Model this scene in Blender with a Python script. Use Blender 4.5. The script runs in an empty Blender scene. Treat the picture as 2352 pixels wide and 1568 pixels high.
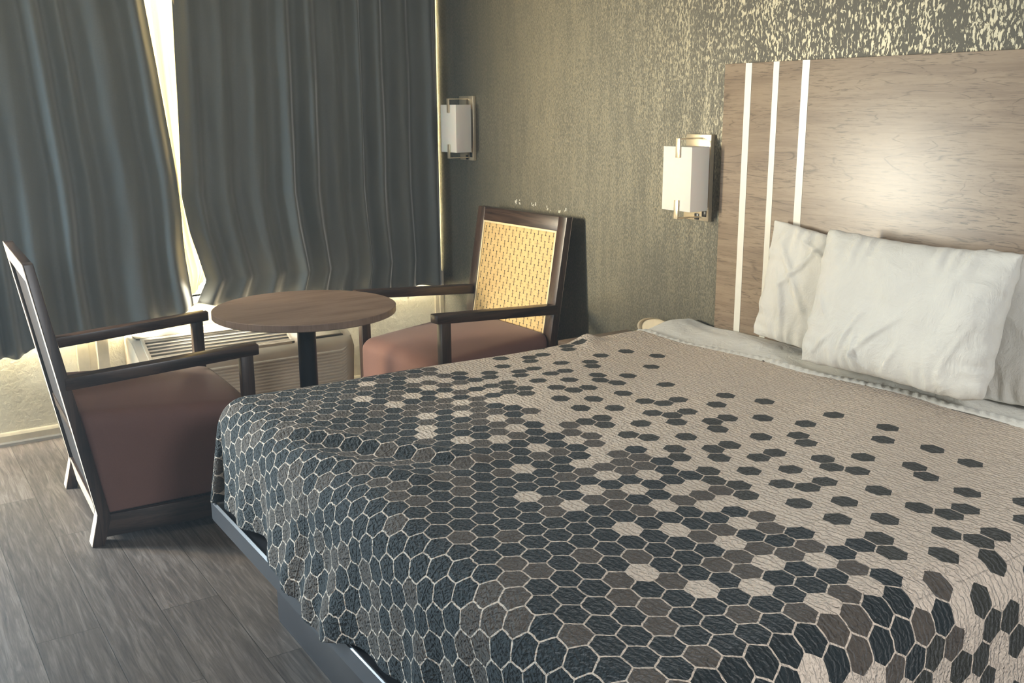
import bpy, bmesh, math, random
from mathutils import Vector, Matrix, noise
R = math.radians
random.seed(7)
SC = bpy.context.scene
COL = SC.collection

# ------------------------------------------------------------------ camera
cam = bpy.data.cameras.new('camera')
cam.sensor_width = 36.0
cam.lens = 2278.85 * 36.0 / 2352.0
cam.clip_start = .05
camo = bpy.data.objects.new('camera', cam)
COL.objects.link(camo)
_f = Vector((-0.81309939, 0.53400732, -0.23174461))
_r = Vector((0.55005467, 0.83510997, -0.00558495))
_u = Vector((-0.19054983, 0.13201332, 0.97276063))
camo.matrix_world = Matrix(((_r.x, _u.x, -_f.x, 4.934), (_r.y, _u.y, -_f.y, -2.762), (_r.z, _u.z, -_f.z, 1.52), (0, 0, 0, 1)))
SC.camera = camo

# ------------------------------------------------------------------ world, lights, exposure
SC.view_settings.view_transform = 'Standard'
SC.view_settings.look = 'None'
SC.view_settings.exposure = -0.03
SC.view_settings.gamma = 1.0
SC.view_settings.use_curve_mapping = False
world = bpy.data.worlds.new('sky')
world.use_nodes = True
SC.world = world
bg = world.node_tree.nodes['Background']
bg.inputs[0].default_value = (0.62, 0.80, 1.0, 1)
bg.inputs[1].default_value = 2.0

# thin scatter added to the air, standing in for lens flare at the left
vol = world.node_tree.nodes.new('ShaderNodeVolumeScatter')
vol.inputs['Color'].default_value = (.82, .93, 1.0, 1); vol.inputs['Density'].default_value = .0105; vol.inputs['Anisotropy'].default_value = .2
world.node_tree.links.new(vol.outputs[0], world.node_tree.nodes['World Output'].inputs['Volume'])

def area_light(name, loc, aim, sx, sy, power, color):
    l = bpy.data.lights.new(name, 'AREA')
    l.shape = 'RECTANGLE'; l.size = sx; l.size_y = sy
    l.energy = power; l.color = color
    o = bpy.data.objects.new(name, l); COL.objects.link(o)
    o.location = loc
    d = Vector(aim) - Vector(loc)
    o.rotation_euler = d.to_track_quat('-Z', 'Y').to_euler()
    return o
# sunlit outside seen through the open door, low and warm; and the bright sky over the car park
sun_l = area_light('sunlight_through_door', (-.02, -3.90, 1.45), (.9, 0, 1.15), .22, 1.1, 74, (1.0, .78, .42))
sun_l.data.spread = R(110)
area_light('skylight_through_door', (-.01, -3.80, 1.05), (1.2, -2.6, .35), .8, 1.95, 150, (.54, .79, 1.0)).data.spread = R(140)
# daylight outside the curtained window
area_light('daylight_at_window', (-.30, -1.55, 1.40), (1.0, -1.55, .9), 2.9, 1.7, 3800, (1.0, .94, .78))
# added fill lamp behind the camera gets its light in its own builder

# ------------------------------------------------------------------ helpers
def tag(o, label=None, cat=None, group=None, kind=None):
    if label: o['label'] = label
    if cat: o['category'] = cat
    if group: o['group'] = group
    if kind: o['kind'] = kind
    return o
def thing(name, label, cat, loc=(0, 0, 0), rz=0, group=None):
    o = bpy.data.objects.new(name, None); COL.objects.link(o)
    o.empty_display_size = .05
    o.location = loc; o.rotation_euler = (0, 0, rz)
    return tag(o, label, cat, group)
def obj(name, bm, m, parent=None, smooth=False, loc=None, rot=None):
    bmesh.ops.recalc_face_normals(bm, faces=bm.faces)
    me = bpy.data.meshes.new(name); bm.to_mesh(me); bm.free()
    for x in (m if isinstance(m, (list, tuple)) else [m]): me.materials.append(x)
    if smooth:
        me.polygons.foreach_set('use_smooth', [True] * len(me.polygons))
        if smooth == 'auto':
            me.set_sharp_from_angle(angle=R(28))
    o = bpy.data.objects.new(name, me); COL.objects.link(o)
    if parent is not None: o.parent = parent
    if loc: o.location = loc
    if rot: o.rotation_euler = rot
    return o
def struct(name, bm, m, parent=None, smooth=False):
    o = obj(name, bm, m, parent, smooth)
    if parent is None: o['kind'] = 'structure'
    return o
def NB(): return bmesh.new()
def bevel_edges(bm, edges, w, seg=2):
    if w > 0: bmesh.ops.bevel(bm, geom=edges, offset=w, offset_type='OFFSET', segments=seg, profile=.5, affect='EDGES', clamp_overlap=True)
def hexa(bm, c, bev=.003, seg=2):
    # c: 8 corners, bottom ring of 4 then top ring of 4
    v = [bm.verts.new(p) for p in c]
    fs = [bm.faces.new([v[i] for i in q]) for q in ((0, 3, 2, 1), (4, 5, 6, 7), (0, 1, 5, 4), (1, 2, 6, 5), (2, 3, 7, 6), (3, 0, 4, 7))]
    bevel_edges(bm, list({e for f_ in fs for e in f_.edges}), bev, seg)
def box(bm, x0, x1, y0, y1, z0, z1, bev=.003, seg=2):
    hexa(bm, [(x0, y0, z0), (x1, y0, z0), (x1, y1, z0), (x0, y1, z0), (x0, y0, z1), (x1, y0, z1), (x1, y1, z1), (x0, y1, z1)], bev, seg)
def prism(bm, pts, axis, a, b, bev=.003, seg=2):
    def P(p, t):
        if axis == 'x': return (t, p[0], p[1])
        if axis == 'y': return (p[0], t, p[1])
        return (p[0], p[1], t)
    A = [bm.verts.new(P(p, a)) for p in pts]; Bv = [bm.verts.new(P(p, b)) for p in pts]
    n = len(pts); fs = [bm.faces.new(A), bm.faces.new(Bv[::-1])]
    for i in range(n): fs.append(bm.faces.new((A[i], Bv[i], Bv[(i + 1) % n], A[(i + 1) % n])))
    bevel_edges(bm, list({e for f_ in fs[:2] for e in f_.edges}), bev, seg)
def tube(bm, p0, p1, r0, r1=None, n=24, cap=True):
    r1 = r0 if r1 is None else r1
    p0 = Vector(p0); p1 = Vector(p1); d = (p1 - p0).normalized()
    a = d.orthogonal().normalized(); b = d.cross(a)
    A, Bv = [], []
    for i in range(n):
        t = 2 * math.pi * i / n; q = a * math.cos(t) + b * math.sin(t)
        A.append(bm.verts.new(p0 + q * r0)); Bv.append(bm.verts.new(p1 + q * r1))
    for i in range(n): bm.faces.new((A[i], A[(i + 1) % n], Bv[(i + 1) % n], Bv[i]))
    if cap: bm.faces.new(A[::-1]); bm.faces.new(Bv)
def lathe(bm, prof, c=(0, 0, 0), n=96):
    rings = []
    for r, z in prof:
        if r < 1e-5: rings.append([bm.verts.new((c[0], c[1], c[2] + z))])
        else: rings.append([bm.verts.new((c[0] + r * math.cos(2 * math.pi * i / n), c[1] + r * math.sin(2 * math.pi * i / n), c[2] + z)) for i in range(n)])
    for A, Bv in zip(rings, rings[1:]):
        for i in range(n):
            j = (i + 1) % n
            if len(A) == 1 and len(Bv) == 1: continue
            if len(A) == 1: bm.faces.new((A[0], Bv[j], Bv[i]))
            elif len(Bv) == 1: bm.faces.new((A[i], A[j], Bv[0]))
            else: bm.faces.new((A[i], A[j], Bv[j], Bv[i]))
def sheet(bm, nu, nv, fn, mat=None):
    V = [[bm.verts.new(fn(i / nu, j / nv)) for j in range(nv + 1)] for i in range(nu + 1)]
    for i in range(nu):
        for j in range(nv):
            f_ = bm.faces.new((V[i][j], V[i + 1][j], V[i + 1][j + 1], V[i][j + 1]))
            if mat is not None: f_.material_index = mat
def lerp(a, b, t): return a + (b - a) * t
def interp(tab, x):
    if x <= tab[0][0]: return tab[0][1]
    for (a, b), (c, d) in zip(tab, tab[1:]):
        if x <= c: return b + (d - b) * (x - a) / (c - a)
    return tab[-1][1]

# ------------------------------------------------------------------ materials
class N:
    """small node-tree writer"""
    def __init__(s, name):
        s.m = bpy.data.materials.new(name); s.m.use_nodes = True
        s.t = s.m.node_tree; s.b = s.t.nodes['Principled BSDF']; s.out = s.t.nodes['Material Output']
        s.tc = s.t.nodes.new('ShaderNodeTexCoord')
    def L(s, a, b): s.t.links.new(a, b)
    def n(s, ty, **k):
        x = s.t.nodes.new('ShaderNode' + ty)
        for a, v in k.items(): setattr(x, a, v)
        return x
    def setv(s, sock, v):
        if hasattr(v, 'links') or isinstance(v, bpy.types.NodeSocket): s.L(v, sock)
        else: sock.default_value = v
    def obj(s, sx=1, sy=1, sz=1, rot=(0, 0, 0), which='Object'):
        mp = s.n('Mapping'); s.L(s.tc.outputs[which], mp.inputs[0])
        mp.inputs['Scale'].default_value = (sx, sy, sz); mp.inputs['Rotation'].default_value = rot
        return mp.outputs[0]
    def noise(s, vec, scale=5, detail=4, rough=.55, dist=0):
        x = s.n('TexNoise'); s.L(vec, x.inputs['Vector'])
        x.inputs['Scale'].default_value = scale; x.inputs['Detail'].default_value = detail
        x.inputs['Roughness'].default_value = rough; x.inputs['Distortion'].default_value = dist
        return x.outputs[0]
    def math(s, op, a, b=None, c=None):
        x = s.n('Math', operation=op)
        s.setv(x.inputs[0], a)
        if b is not None: s.setv(x.inputs[1], b)
        if c is not None: s.setv(x.inputs[2], c)
        return x.outputs[0]
    def ramp(s, fac, stops, interp='LINEAR'):
        x = s.n('ValToRGB'); s.L(fac, x.inputs[0]); cr = x.color_ramp; cr.interpolation = interp
        while len(cr.elements) < len(stops): cr.elements.new(.5)
        for e, (p, c) in zip(cr.elements, stops):
            e.position = p; e.color = c if len(c) == 4 else (*c, 1)
        return x.outputs[0]
    def mix(s, fac, a, b):
        x = s.n('Mix', data_type='RGBA'); s.setv(x.inputs[0], fac)
        for i, v in ((6, a), (7, b)):
            if isinstance(v, tuple): x.inputs[i].default_value = v if len(v) == 4 else (*v, 1)
            else: s.L(v, x.inputs[i])
        return x.outputs[2]
    def bump(s, h, strength=.3, dist=.01, prev=None):
        x = s.n('Bump'); s.L(h, x.inputs['Height'])
        x.inputs['Strength'].default_value = strength; x.inputs['Distance'].default_value = dist
        if prev is not None: s.L(prev, x.inputs['Normal'])
        s.L(x.outputs[0], s.b.inputs['Normal']); return x.outputs[0]
    def set(s, **k):
        al = dict(color='Base Color', rough='Roughness', metal='Metallic', sheen='Sheen Weight', coat='Coat Weight', spec='Specular IOR Level', trans='Transmission Weight')
        for a, v in k.items():
            i = s.b.inputs[al.get(a, a)]
            if isinstance(v, tuple) and len(v) == 3: v = (*v, 1)
            s.setv(i, v)
        return s
    def sep(s, v):
        x = s.n('SeparateXYZ'); s.L(v, x.inputs[0]); return x.outputs
    def comb(s, a, b, c):
        x = s.n('CombineXYZ')
        for i, v in enumerate((a, b, c)): s.setv(x.inputs[i], v)
        return x.outputs[0]

def plain(name, color, rough=.5, metal=0, var=.06, scale=30, bump=0, spec=.5):
    k = N(name); nz = k.noise(k.obj(), scale, 4)
    c0 = tuple(c * (1 - var) for c in color); c1 = tuple(min(1, c * (1 + var)) for c in color)
    k.set(color=k.ramp(nz, [(.3, c0), (.7, c1)]), rough=rough, metal=metal, spec=spec)
    if bump: k.bump(nz, bump, .002)
    return k.m

def m_wallpaper():
    k = N('foil_fleck_wallpaper')
    v = k.obj(1, 1, .40)
    X = k.sep(k.obj())
    # rubbed gold foil: small close flecks that grow larger and sparser along the wall
    fine = k.noise(k.obj(1, 1, .38), 210, 3, .6, .4)
    big = k.noise(v, 115, 4, .6, .5)
    b = k.noise(k.obj(1, 1, .35), 9, 3, .5)
    c = k.noise(k.obj(1, 1, .12), 26, 3, .6)
    pos = k.math('ADD', X[0], k.math('MULTIPLY', k.math('SUBTRACT', X[2], 1.5), .75))
    pos = k.math('ADD', pos, k.math('MULTIPLY', k.math('SUBTRACT', b, .5), .8))
    grow = k.ramp(k.math('MULTIPLY', pos, .25), [(.38, (0, 0, 0)), (.62, (1, 1, 1))])
    mod = k.math('ADD', k.math('MULTIPLY', k.math('SUBTRACT', b, .5), .18), k.math('MULTIPLY', k.math('SUBTRACT', c, .5), .30))
    s1 = k.math('ADD', fine, mod); s2 = k.math('ADD', big, mod)
    m1 = k.ramp(s1, [(.46, (0, 0, 0)), (.58, (1, 1, 1))])
    m2 = k.ramp(s2, [(.515, (0, 0, 0)), (.56, (1, 1, 1))])
    mask = k.n('Mix', data_type='FLOAT'); k.L(grow, mask.inputs[0]); k.L(m1, mask.inputs[2]); k.L(m2, mask.inputs[3]); mask = mask.outputs[0]
    ground = k.mix(grow, (.118, .110, .084), (.072, .065, .050))  # ground darker, foil brighter along the wall: shifting foil sheen put into colour
    foil = k.mix(grow, (.20, .184, .138), (.27, .245, .18))
    k.set(color=k.mix(mask, ground, foil), metal=k.math('ADD', .35, k.math('MULTIPLY', mask, .35)), rough=k.math('ADD', k.math('MULTIPLY', mask, -.08), .52), spec=.4)
    gr = k.noise(k.obj(), 420, 3)
    n1 = k.bump(gr, .30, .0012)
    k.bump(mask, .35, .0012, n1)
    return k.m
def m_plaster(name, c):
    k = N(name)
    a = k.noise(k.obj(), 38, 5, .6, .3); b = k.noise(k.obj(1, 1, 1.5), 9, 3)
    s = k.math('ADD', k.math('MULTIPLY', a, .7), k.math('MULTIPLY', b, .3))
    k.set(color=k.ramp(b, [(.3, tuple(x * .94 for x in c)), (.7, c)]), rough=.75, spec=.25)
    k.bump(s, .8, .010); return k.m
def m_floor():
    k = N('vinyl_plank_floor')
    v = k.obj()
    br = k.n('TexBrick'); k.L(v, br.inputs['Vector'])
    br.offset = .37; br.inputs['Scale'].default_value = 1
    br.inputs['Brick Width'].default_value = 1.22; br.inputs['Row Height'].default_value = .178
    br.inputs['Mortar Size'].default_value = .0012; br.inputs['Mortar Smooth'].default_value = .2; br.inputs['Bias'].default_value = 0
    br.inputs['Color1'].default_value = (.25, .25, .25, 1); br.inputs['Color2'].default_value = (.8, .8, .8, 1); br.inputs['Mortar'].default_value = (0, 0, 0, 1)
    # grain shifted per plank
    sh = k.n('VectorMath', operation='MULTIPLY_ADD'); k.L(br.outputs['Color'], sh.inputs[0]); sh.inputs[1].default_value = (7.3, 3.1, 0); k.L(v, sh.inputs[2])
    mp = k.n('Mapping'); k.L(sh.outputs[0], mp.inputs[0]); mp.inputs['Scale'].default_value = (1.3, 17, 1)
    g = k.noise(mp.outputs[0], 3.2, 8, .62, 1.1)
    mp2 = k.n('Mapping'); k.L(sh.outputs[0], mp2.inputs[0]); mp2.inputs['Scale'].default_value = (2.2, 60, 1)
    fine = k.noise(mp2.outputs[0], 4, 5, .7)
    gg = k.math('ADD', k.math('MULTIPLY', g, .7), k.math('MULTIPLY', fine, .3))
    base = k.ramp(gg, [(.33, (.052, .042, .037)), (.5, (.115, .092, .078)), (.68, (.23, .195, .17))])
    sv = k.math('ADD', k.math('MULTIPLY', k.sep(br.outputs['Color'])[0], .75), .60)
    hs = k.n('HueSaturation'); k.L(base, hs.inputs['Color']); k.L(sv, hs.inputs['Value'])
    col = k.mix(br.outputs['Fac'], hs.outputs[0], (.03, .025, .02))
    k.set(color=col, rough=k.ramp(gg, [(.3, (.5, .5, .5)), (.7, (.36, .36, .36))]), spec=.5)
    n1 = k.bump(gg, .18, .002)
    k.bump(k.math('SUBTRACT', 1.0, br.outputs['Fac']), .4, .0012, n1)
    return k.m
def m_wood(name, dark, mid, light, axis='x', scale=1.0, rough=.4, knots=True, fine=60, spec=.5, bump=.1):
    k = N(name)
    sx = {'x': (1, 9, 9), 'y': (9, 1, 9), 'z': (9, 9, 1)}[axis]
    v = k.obj(*[a * scale for a in sx])
    g = k.noise(v, 1.6, 9, .62, .9)
    f = k.noise(k.obj(*[(1.5 if a == 1 else fine) * scale for a in sx]), 2.0, 5, .65)
    s = k.math('ADD', k.math('MULTIPLY', g, .72), k.math('MULTIPLY', f, .28))
    col = k.ramp(s, [(.32, dark), (.47, mid), (.56, light), (.68, mid)])
    if knots:
        # thin dark growth lines that close round long knots
        w = k.noise(k.obj(*[(.55 if a == 1 else 4.6) * scale for a in sx]), 1.25, 3, .5, .35)
        r = k.math('PINGPONG', k.math('MULTIPLY', w, 34), 1.0)
        ln = k.ramp(r, [(.0, (1, 1, 1)), (.11, (0, 0, 0))])
        br = k.noise(k.obj(*[(5 if a == 1 else 26) * scale for a in sx]), 2.2, 4, .7)
        ln = k.math('MULTIPLY', ln, k.ramp(br, [(.40, (0, 0, 0)), (.56, (1, 1, 1))]))
        tick = k.noise(k.obj(*[(7 if a == 1 else 95) * scale for a in sx]), 2.8, 4, .6)
        zone = k.noise(k.obj(*[(1 if a == 1 else 3) * scale for a in sx]), 2.4, 3, .6)
        tk = k.math('MULTIPLY', k.ramp(tick, [(.56, (0, 0, 0)), (.63, (1, 1, 1))]), k.ramp(zone, [(.40, (.15, .15, .15)), (.60, (1, 1, 1))]))
        ln = k.math('MAXIMUM', ln, tk)
        col = k.mix(k.math('MULTIPLY', ln, .75), col, tuple(c * .42 for c in dark))
    k.set(color=col, rough=rough, spec=spec)
    k.bump(s, bump, .002)
    return k.m
def m_fabric(name, c, scale=900, rough=.85, sheen=.25, bump=.25, var=.12):
    k = N(name)
    w = k.noise(k.obj(1, 1, .3), scale, 2); w2 = k.noise(k.obj(.3, 1, 1), scale, 2)
    s = k.math('ADD', k.math('MULTIPLY', w, .5), k.math('MULTIPLY', w2, .5))
    big = k.noise(k.obj(), 4, 3)
    s2 = k.math('ADD', k.math('MULTIPLY', s, .6), k.math('MULTIPLY', big, .4))
    k.set(color=k.ramp(s2, [(.35, tuple(x * (1 - var) for x in c)), (.65, tuple(x * (1 + var) for x in c))]), rough=rough, spec=.2)
    k.b.inputs['Sheen Weight'].default_value = sheen; k.b.inputs['Sheen Roughness'].default_value = .4
    k.bump(s, bump, .0006); return k.m
def m_curtain(name, c, transl, sheen=.5):
    k = N(name)
    w = k.noise(k.obj(1, .25, 2.5), 420, 2); big = k.noise(k.obj(1, 1, .3), 6, 3)
    s2 = k.math('ADD', k.math('MULTIPLY', w, .5), k.math('MULTIPLY', big, .5))
    col = k.ramp(s2, [(.35, tuple(x * .86 for x in c)), (.65, tuple(x * 1.14 for x in c))])
    k.set(color=col, rough=.6, spec=.35)
    k.b.inputs['Sheen Weight'].default_value = sheen; k.b.inputs['Sheen Roughness'].default_value = .35
    k.bump(w, .25, .0006)
    if transl > 0:
        t = k.n('BsdfTranslucent'); k.L(col, t.inputs[0]); mx = k.n('MixShader'); mx.inputs[0].default_value = transl
        k.L(k.b.outputs[0], mx.inputs[1]); k.L(t.outputs[0], mx.inputs[2]); k.L(mx.outputs[0], k.out.inputs[0])
    return k.m
def quilt_mat(name, c, speck):
    k = N(name)
    # puckered cotton: broken ridges running across the bed
    wv = k.n('TexWave', wave_type='BANDS', bands_direction='Y', wave_profile='SIN')
    mp = k.n('Mapping'); k.L(k.tc.outputs['UV'], mp.inputs[0]); k.L(mp.outputs[0], wv.inputs['Vector'])
    wv.inputs['Scale'].default_value = 22; wv.inputs['Distortion'].default_value = 7.5; wv.inputs['Detail'].default_value = 2.5
    wv.inputs['Detail Scale'].default_value = 2.2; wv.inputs['Detail Roughness'].default_value = .6
    mp3 = k.n('Mapping'); k.L(k.tc.outputs['UV'], mp3.inputs[0]); mp3.inputs['Scale'].default_value = (34, 95, 1)
    cell = k.noise(mp3.outputs[0], 1.0, 3, .6, .6)
    h = k.math('ADD', k.math('MULTIPLY', wv.outputs['Fac'], .55), k.math('MULTIPLY', cell, .9))
    mp4 = k.n('Mapping'); k.L(k.tc.outputs['UV'], mp4.inputs[0]); mp4.inputs['Scale'].default_value = (900, 900, 1)
    th = k.noise(mp4.outputs[0], 1.0, 2)
    col = k.ramp(k.math('ADD', k.math('MULTIPLY', cell, .6), k.math('MULTIPLY', th, .4)), [(.35, tuple(x * (1 - speck) for x in c)), (.65, tuple(x * (1 + speck) for x in c))])
    k.set(color=col, rough=.8, spec=.25)
    k.b.inputs['Sheen Weight'].default_value = .10
    k.b.inputs['Sheen Roughness'].default_value = .5
    ux = k.sep(k.tc.outputs['UV'])[0]
    sm = k.math('ABSOLUTE', k.math('SUBTRACT', k.math('FRACT', k.math('MULTIPLY', k.math('SUBTRACT', ux, 2.9075), 1 / .305)), .5))
    seam = k.ramp(sm, [(.0, (1, 1, 1)), (.009, (0, 0, 0))])
    h = k.math('ADD', h, k.math('MULTIPLY', seam, .35))
    n1 = k.bump(h, 1.0, .0078)
    k.bump(th, .12, .0005, n1)
    return k.m
def m_cane():
    k = N('woven_cane')
    # u across (object x), v up (object z)
    X = k.sep(k.obj()); u = k.math('MULTIPLY', X[0], 1 / .0285); v = k.math('MULTIPLY', X[2], 1 / .0575)
    iu = k.math('FLOOR', u); fu = k.math('FRACT', u)
    par = k.math('MULTIPLY', k.math('FLOORED_MODULO', iu, 2.0), .5)
    fv = k.math('FRACT', k.math('ADD', v, par))
    du = k.math('ABSOLUTE', k.math('SUBTRACT', fu, .5))
    inl = k.math('LESS_THAN', du, .075)
    inv = k.math('LESS_THAN', fv, .56)
    slit = k.math('MULTIPLY', inl, inv)
    # round holes at the slit's ends
    e1 = k.math('ABSOLUTE', k.math('SUBTRACT', fv, .03)); e2 = k.math('ABSOLUTE', k.math('SUBTRACT', fv, .55))
    e = k.math('MINIMUM', e1, e2)
    hole = k.math('MULTIPLY', k.math('LESS_THAN', e, .04), k.math('LESS_THAN', du, .16))
    # horizontal seams between straps
    hv = k.math('FRACT', k.math('ADD', v, k.math('ADD', par, .2)))
    seam = k.math('LESS_THAN', k.math('ABSOLUTE', k.math('SUBTRACT', hv, .5)), .02)
    dark = k.math('MAXIMUM', slit, hole)
    nz = k.noise(k.obj(3, 1, 18), 18, 4)
    base = k.ramp(nz, [(.3, (.56, .37, .15)), (.7, (.70, .50, .22))])
    c1 = k.mix(k.math('MULTIPLY', seam, .7), base, (.30, .20, .09))
    c2 = k.mix(dark, c1, (.05, .032, .014))
    k.set(color=c2, rough=.5)
    hgt = k.math('ADD', k.math('SINE', k.math('MULTIPLY', k.math('ADD', v, par), 6.283)), k.math('MULTIPLY', dark, -2.0))
    k.bump(hgt, .35, .002)
    return k.m
def m_glass():
    k = N('window_glass')
    t = k.n('BsdfTransparent'); g = k.n('BsdfGlossy'); g.inputs['Roughness'].default_value = .02
    mx = k.n('MixShader'); mx.inputs[0].default_value = .06
    k.L(t.outputs[0], mx.inputs[1]); k.L(g.outputs[0], mx.inputs[2]); k.L(mx.outputs[0], k.out.inputs[0]); return k.m
def m_lampshade():
    k = N('white_lamp_shade'); nz = k.noise(k.obj(), 900, 2)
    k.set(color=k.ramp(nz, [(.3, (.80, .74, .66)), (.7, (.88, .83, .75))]), rough=.7)
    k.b.inputs['Subsurface Weight'].default_value = .15; k.bump(nz, .1, .0004); return k.m

M = dict(
    wallpaper=m_wallpaper(), plaster=m_plaster('cream_textured_plaster', (.86, .82, .67)), ceiling=m_plaster('white_ceiling', (.78, .76, .72)),
    floor=m_floor(), trim=plain('cream_trim_paint', (.70, .64, .50), .4), greytrim=plain('grey_vinyl_cove', (.26, .25, .235), .5),
    board=m_wood('oak_laminate_headboard', (.175, .120, .083), (.27, .195, .135), (.33, .245, .17), 'x', 1.0, .38, True, spec=.75),
    stripe=plain('ivory_inlay', (.80, .76, .66), .35, var=.03),
    espresso=m_wood('espresso_stained_wood', (.011, .007, .005), (.036, .020, .014), (.070, .040, .027), 'z', 1.5, .33, False, spec=.5, bump=.06),
    espresso_x=m_wood('espresso_stained_wood_across', (.011, .007, .005), (.036, .020, .014), (.070, .040, .027), 'x', 1.5, .33, False, bump=.06),
    espresso_y=m_wood('espresso_stained_wood_along', (.011, .007, .005), (.036, .020, .014), (.070, .040, .027), 'y', 1.5, .33, False, bump=.06),
    cane=m_cane(), canetrim=plain('cane_bead', (.78, .64, .38), .45),
    vinyl=m_fabric('russet_seat_fabric', (.185, .098, .080), 700, .7, .15), backcloth=m_fabric('brown_backing_cloth', (.026, .019, .017), 600, .85, .1),
    tabletop=m_wood('walnut_laminate', (.15, .095, .066), (.215, .145, .105), (.265, .185, .138), 'y', 1.4, .42, False, fine=75), tableedge=m_wood('walnut_edge_band', (.16, .105, .075), (.22, .15, .11), (.26, .18, .14), 'z', 2, .35, False),
    blackmetal=plain('black_satin_metal', (.018, .019, .021), .38, .3), bedmetal=plain('charcoal_bed_rail', (.054, .054, .060), .33, .25, .04),
    beddark=plain('black_bed_base', (.035, .037, .042), .42, .1), brass=plain('brushed_nickel', (.86, .74, .54), .32, .75, .03, 60),
    shade=m_lampshade(), black=plain('black_plastic', (.012, .012, .012), .35), ac=plain('aged_cream_plastic', (.66, .57, .44), .42, 0, .04, 12),
    acdark=plain('dark_vent', (.05, .042, .03), .7), aclid=plain('tan_control_lid', (.47, .41, .31), .4, 0, .03),
    curtain=m_curtain('slate_blackout_curtain', (.135, .142, .134), 0, .7), lining=m_curtain('cream_curtain_lining', (.66, .54, .28), .03, .1), backing=m_curtain('white_curtain_backing', (.86, .83, .74), 0, .1),
    sunlitwood=plain('painted_sunlit_wood', (.56, .44, .33), .5, 0, .18, 30),  # pale tone stands in for sunlight on the dark chair frame
    white=None, night=m_wood('brown_laminate_nightstand', (.13, .085, .06), (.19, .13, .095), (.24, .17, .125), 'y', 1.5, .4, False),
    tan=plain('cream_tray_plastic', (.62, .52, .36), .4), mattress=plain('mattress_ticking', (.6, .58, .54), .8), glass=m_glass(), door=plain('door_paint', (.16, .17, .17), .5),
)
def m_linen():
    k = N('white_cotton')
    w = k.noise(k.obj(), 700, 2); c = k.noise(k.obj(), 11, 6, .6, 1.4); c2 = k.noise(k.obj(1, 1, .5), 30, 4, .6, .9)
    k.set(color=k.ramp(c, [(.2, (.67, .64, .58)), (.8, (.73, .70, .64))]), rough=.85, spec=.2)
    k.b.inputs['Sheen Weight'].default_value = .15
    n1 = k.bump(k.math('ADD', c, k.math('MULTIPLY', c2, .35)), .38, .022)
    k.bump(w, .12, .0005, n1); return k.m
M['white'] = m_linen()
QM = [quilt_mat('quilt_ivory', (.66, .54, .435), .07), quilt_mat('quilt_navy', (.014, .020, .022), .25), quilt_mat('quilt_taupe', (.085, .068, .054), .22), quilt_mat('quilt_charcoal', (.036, .035, .028), .25)]

# a chair must have its weave on its own plane whichever way it stands: object coordinates do that

# ---- quilt surface: sheet coordinates (s across, t along) -> world point
QX0,QX1,QYF,QZ=1.995,4.010,-1.945,0.662
QR=0.10
def _arc(a):
    # overhang distance a -> outward run, drop
    if a<=0: return 0.0,0.0
    q=QR*math.pi/2
    if a<q:
        th=a/QR
        return QR*math.sin(th), QR*(1-math.cos(th))
    return QR+(a-q)*0.075, QR+(a-q)
def _ridge(x,y,ax,ay,bx,by,w,h):
    dx,dy=bx-ax,by-ay; L2=dx*dx+dy*dy
    k=((x-ax)*dx+(y-ay)*dy)/L2
    kc=min(1,max(0,k)); px,py=ax+kc*dx,ay+kc*dy
    d=math.hypot(x-px,y-py)
    return h*math.exp(-(d/w)**2)*math.sin(math.pi*min(1,max(0.0,(k+.25)/1.5)))**1
def top_height(x,y):
    z=0.004*math.sin(x*5.1+1.0)*math.sin(y*4.3)+0.003*math.sin(x*11+y*7)
    z+=_ridge(x,y,2.46,-1.84,2.95,-1.56,.030,.016)
    z-=_ridge(x,y,2.48,-1.89,2.98,-1.62,.025,.008)
    z+=_ridge(x,y,2.62,-1.90,3.00,-1.74,.028,.013)
    z+=_ridge(x,y,2.03,-.60,2.12,-.52,.03,.014)
    z+=_ridge(x,y,2.02,-.52,2.2,-.62,.03,.01)
    return z
def quilt(s,t):
    ix0,ix1,iy=QX0+QR,QX1-QR,QYF+QR
    a=0.0;sx=0
    if s>ix1: a=s-ix1;sx=1
    elif s<ix0: a=ix0-s;sx=-1
    b=iy-t if t<iy else 0.0
    bx=min(max(s,ix0),ix1); by=max(t,iy)
    if a==0 and b==0:
        return (s,t,QZ+top_height(s,t))
    L=(a**5+b**5)**(1/5.)
    run,drop=_arc(L)
    h=math.hypot(a,b); ux,uy=a/h,b/h
    x=bx+sx*ux*run; y=by-uy*run; z=QZ-drop
    # hanging folds grow with the drop
    g=max(0.0,min(1.0,(drop-.05)/.25))
    per=(s*1.0 if b>=a else t*1.0+3.3)
    f=math.sin(per*38+1.5*math.sin(per*9))*.5+math.sin(per*17+.8)*.5
    amp=.016*g if b>=a else .010*g
    if a>0 and b>0:
        f=math.sin(math.atan2(a,b)*9); amp=.022*g
    o=f*amp
    x+=sx*ux*o; y-=uy*o
    z+=top_height(min(max(s,QX0),QX1),max(t,QYF))*(1-g)
    return (x,y,z)

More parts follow.
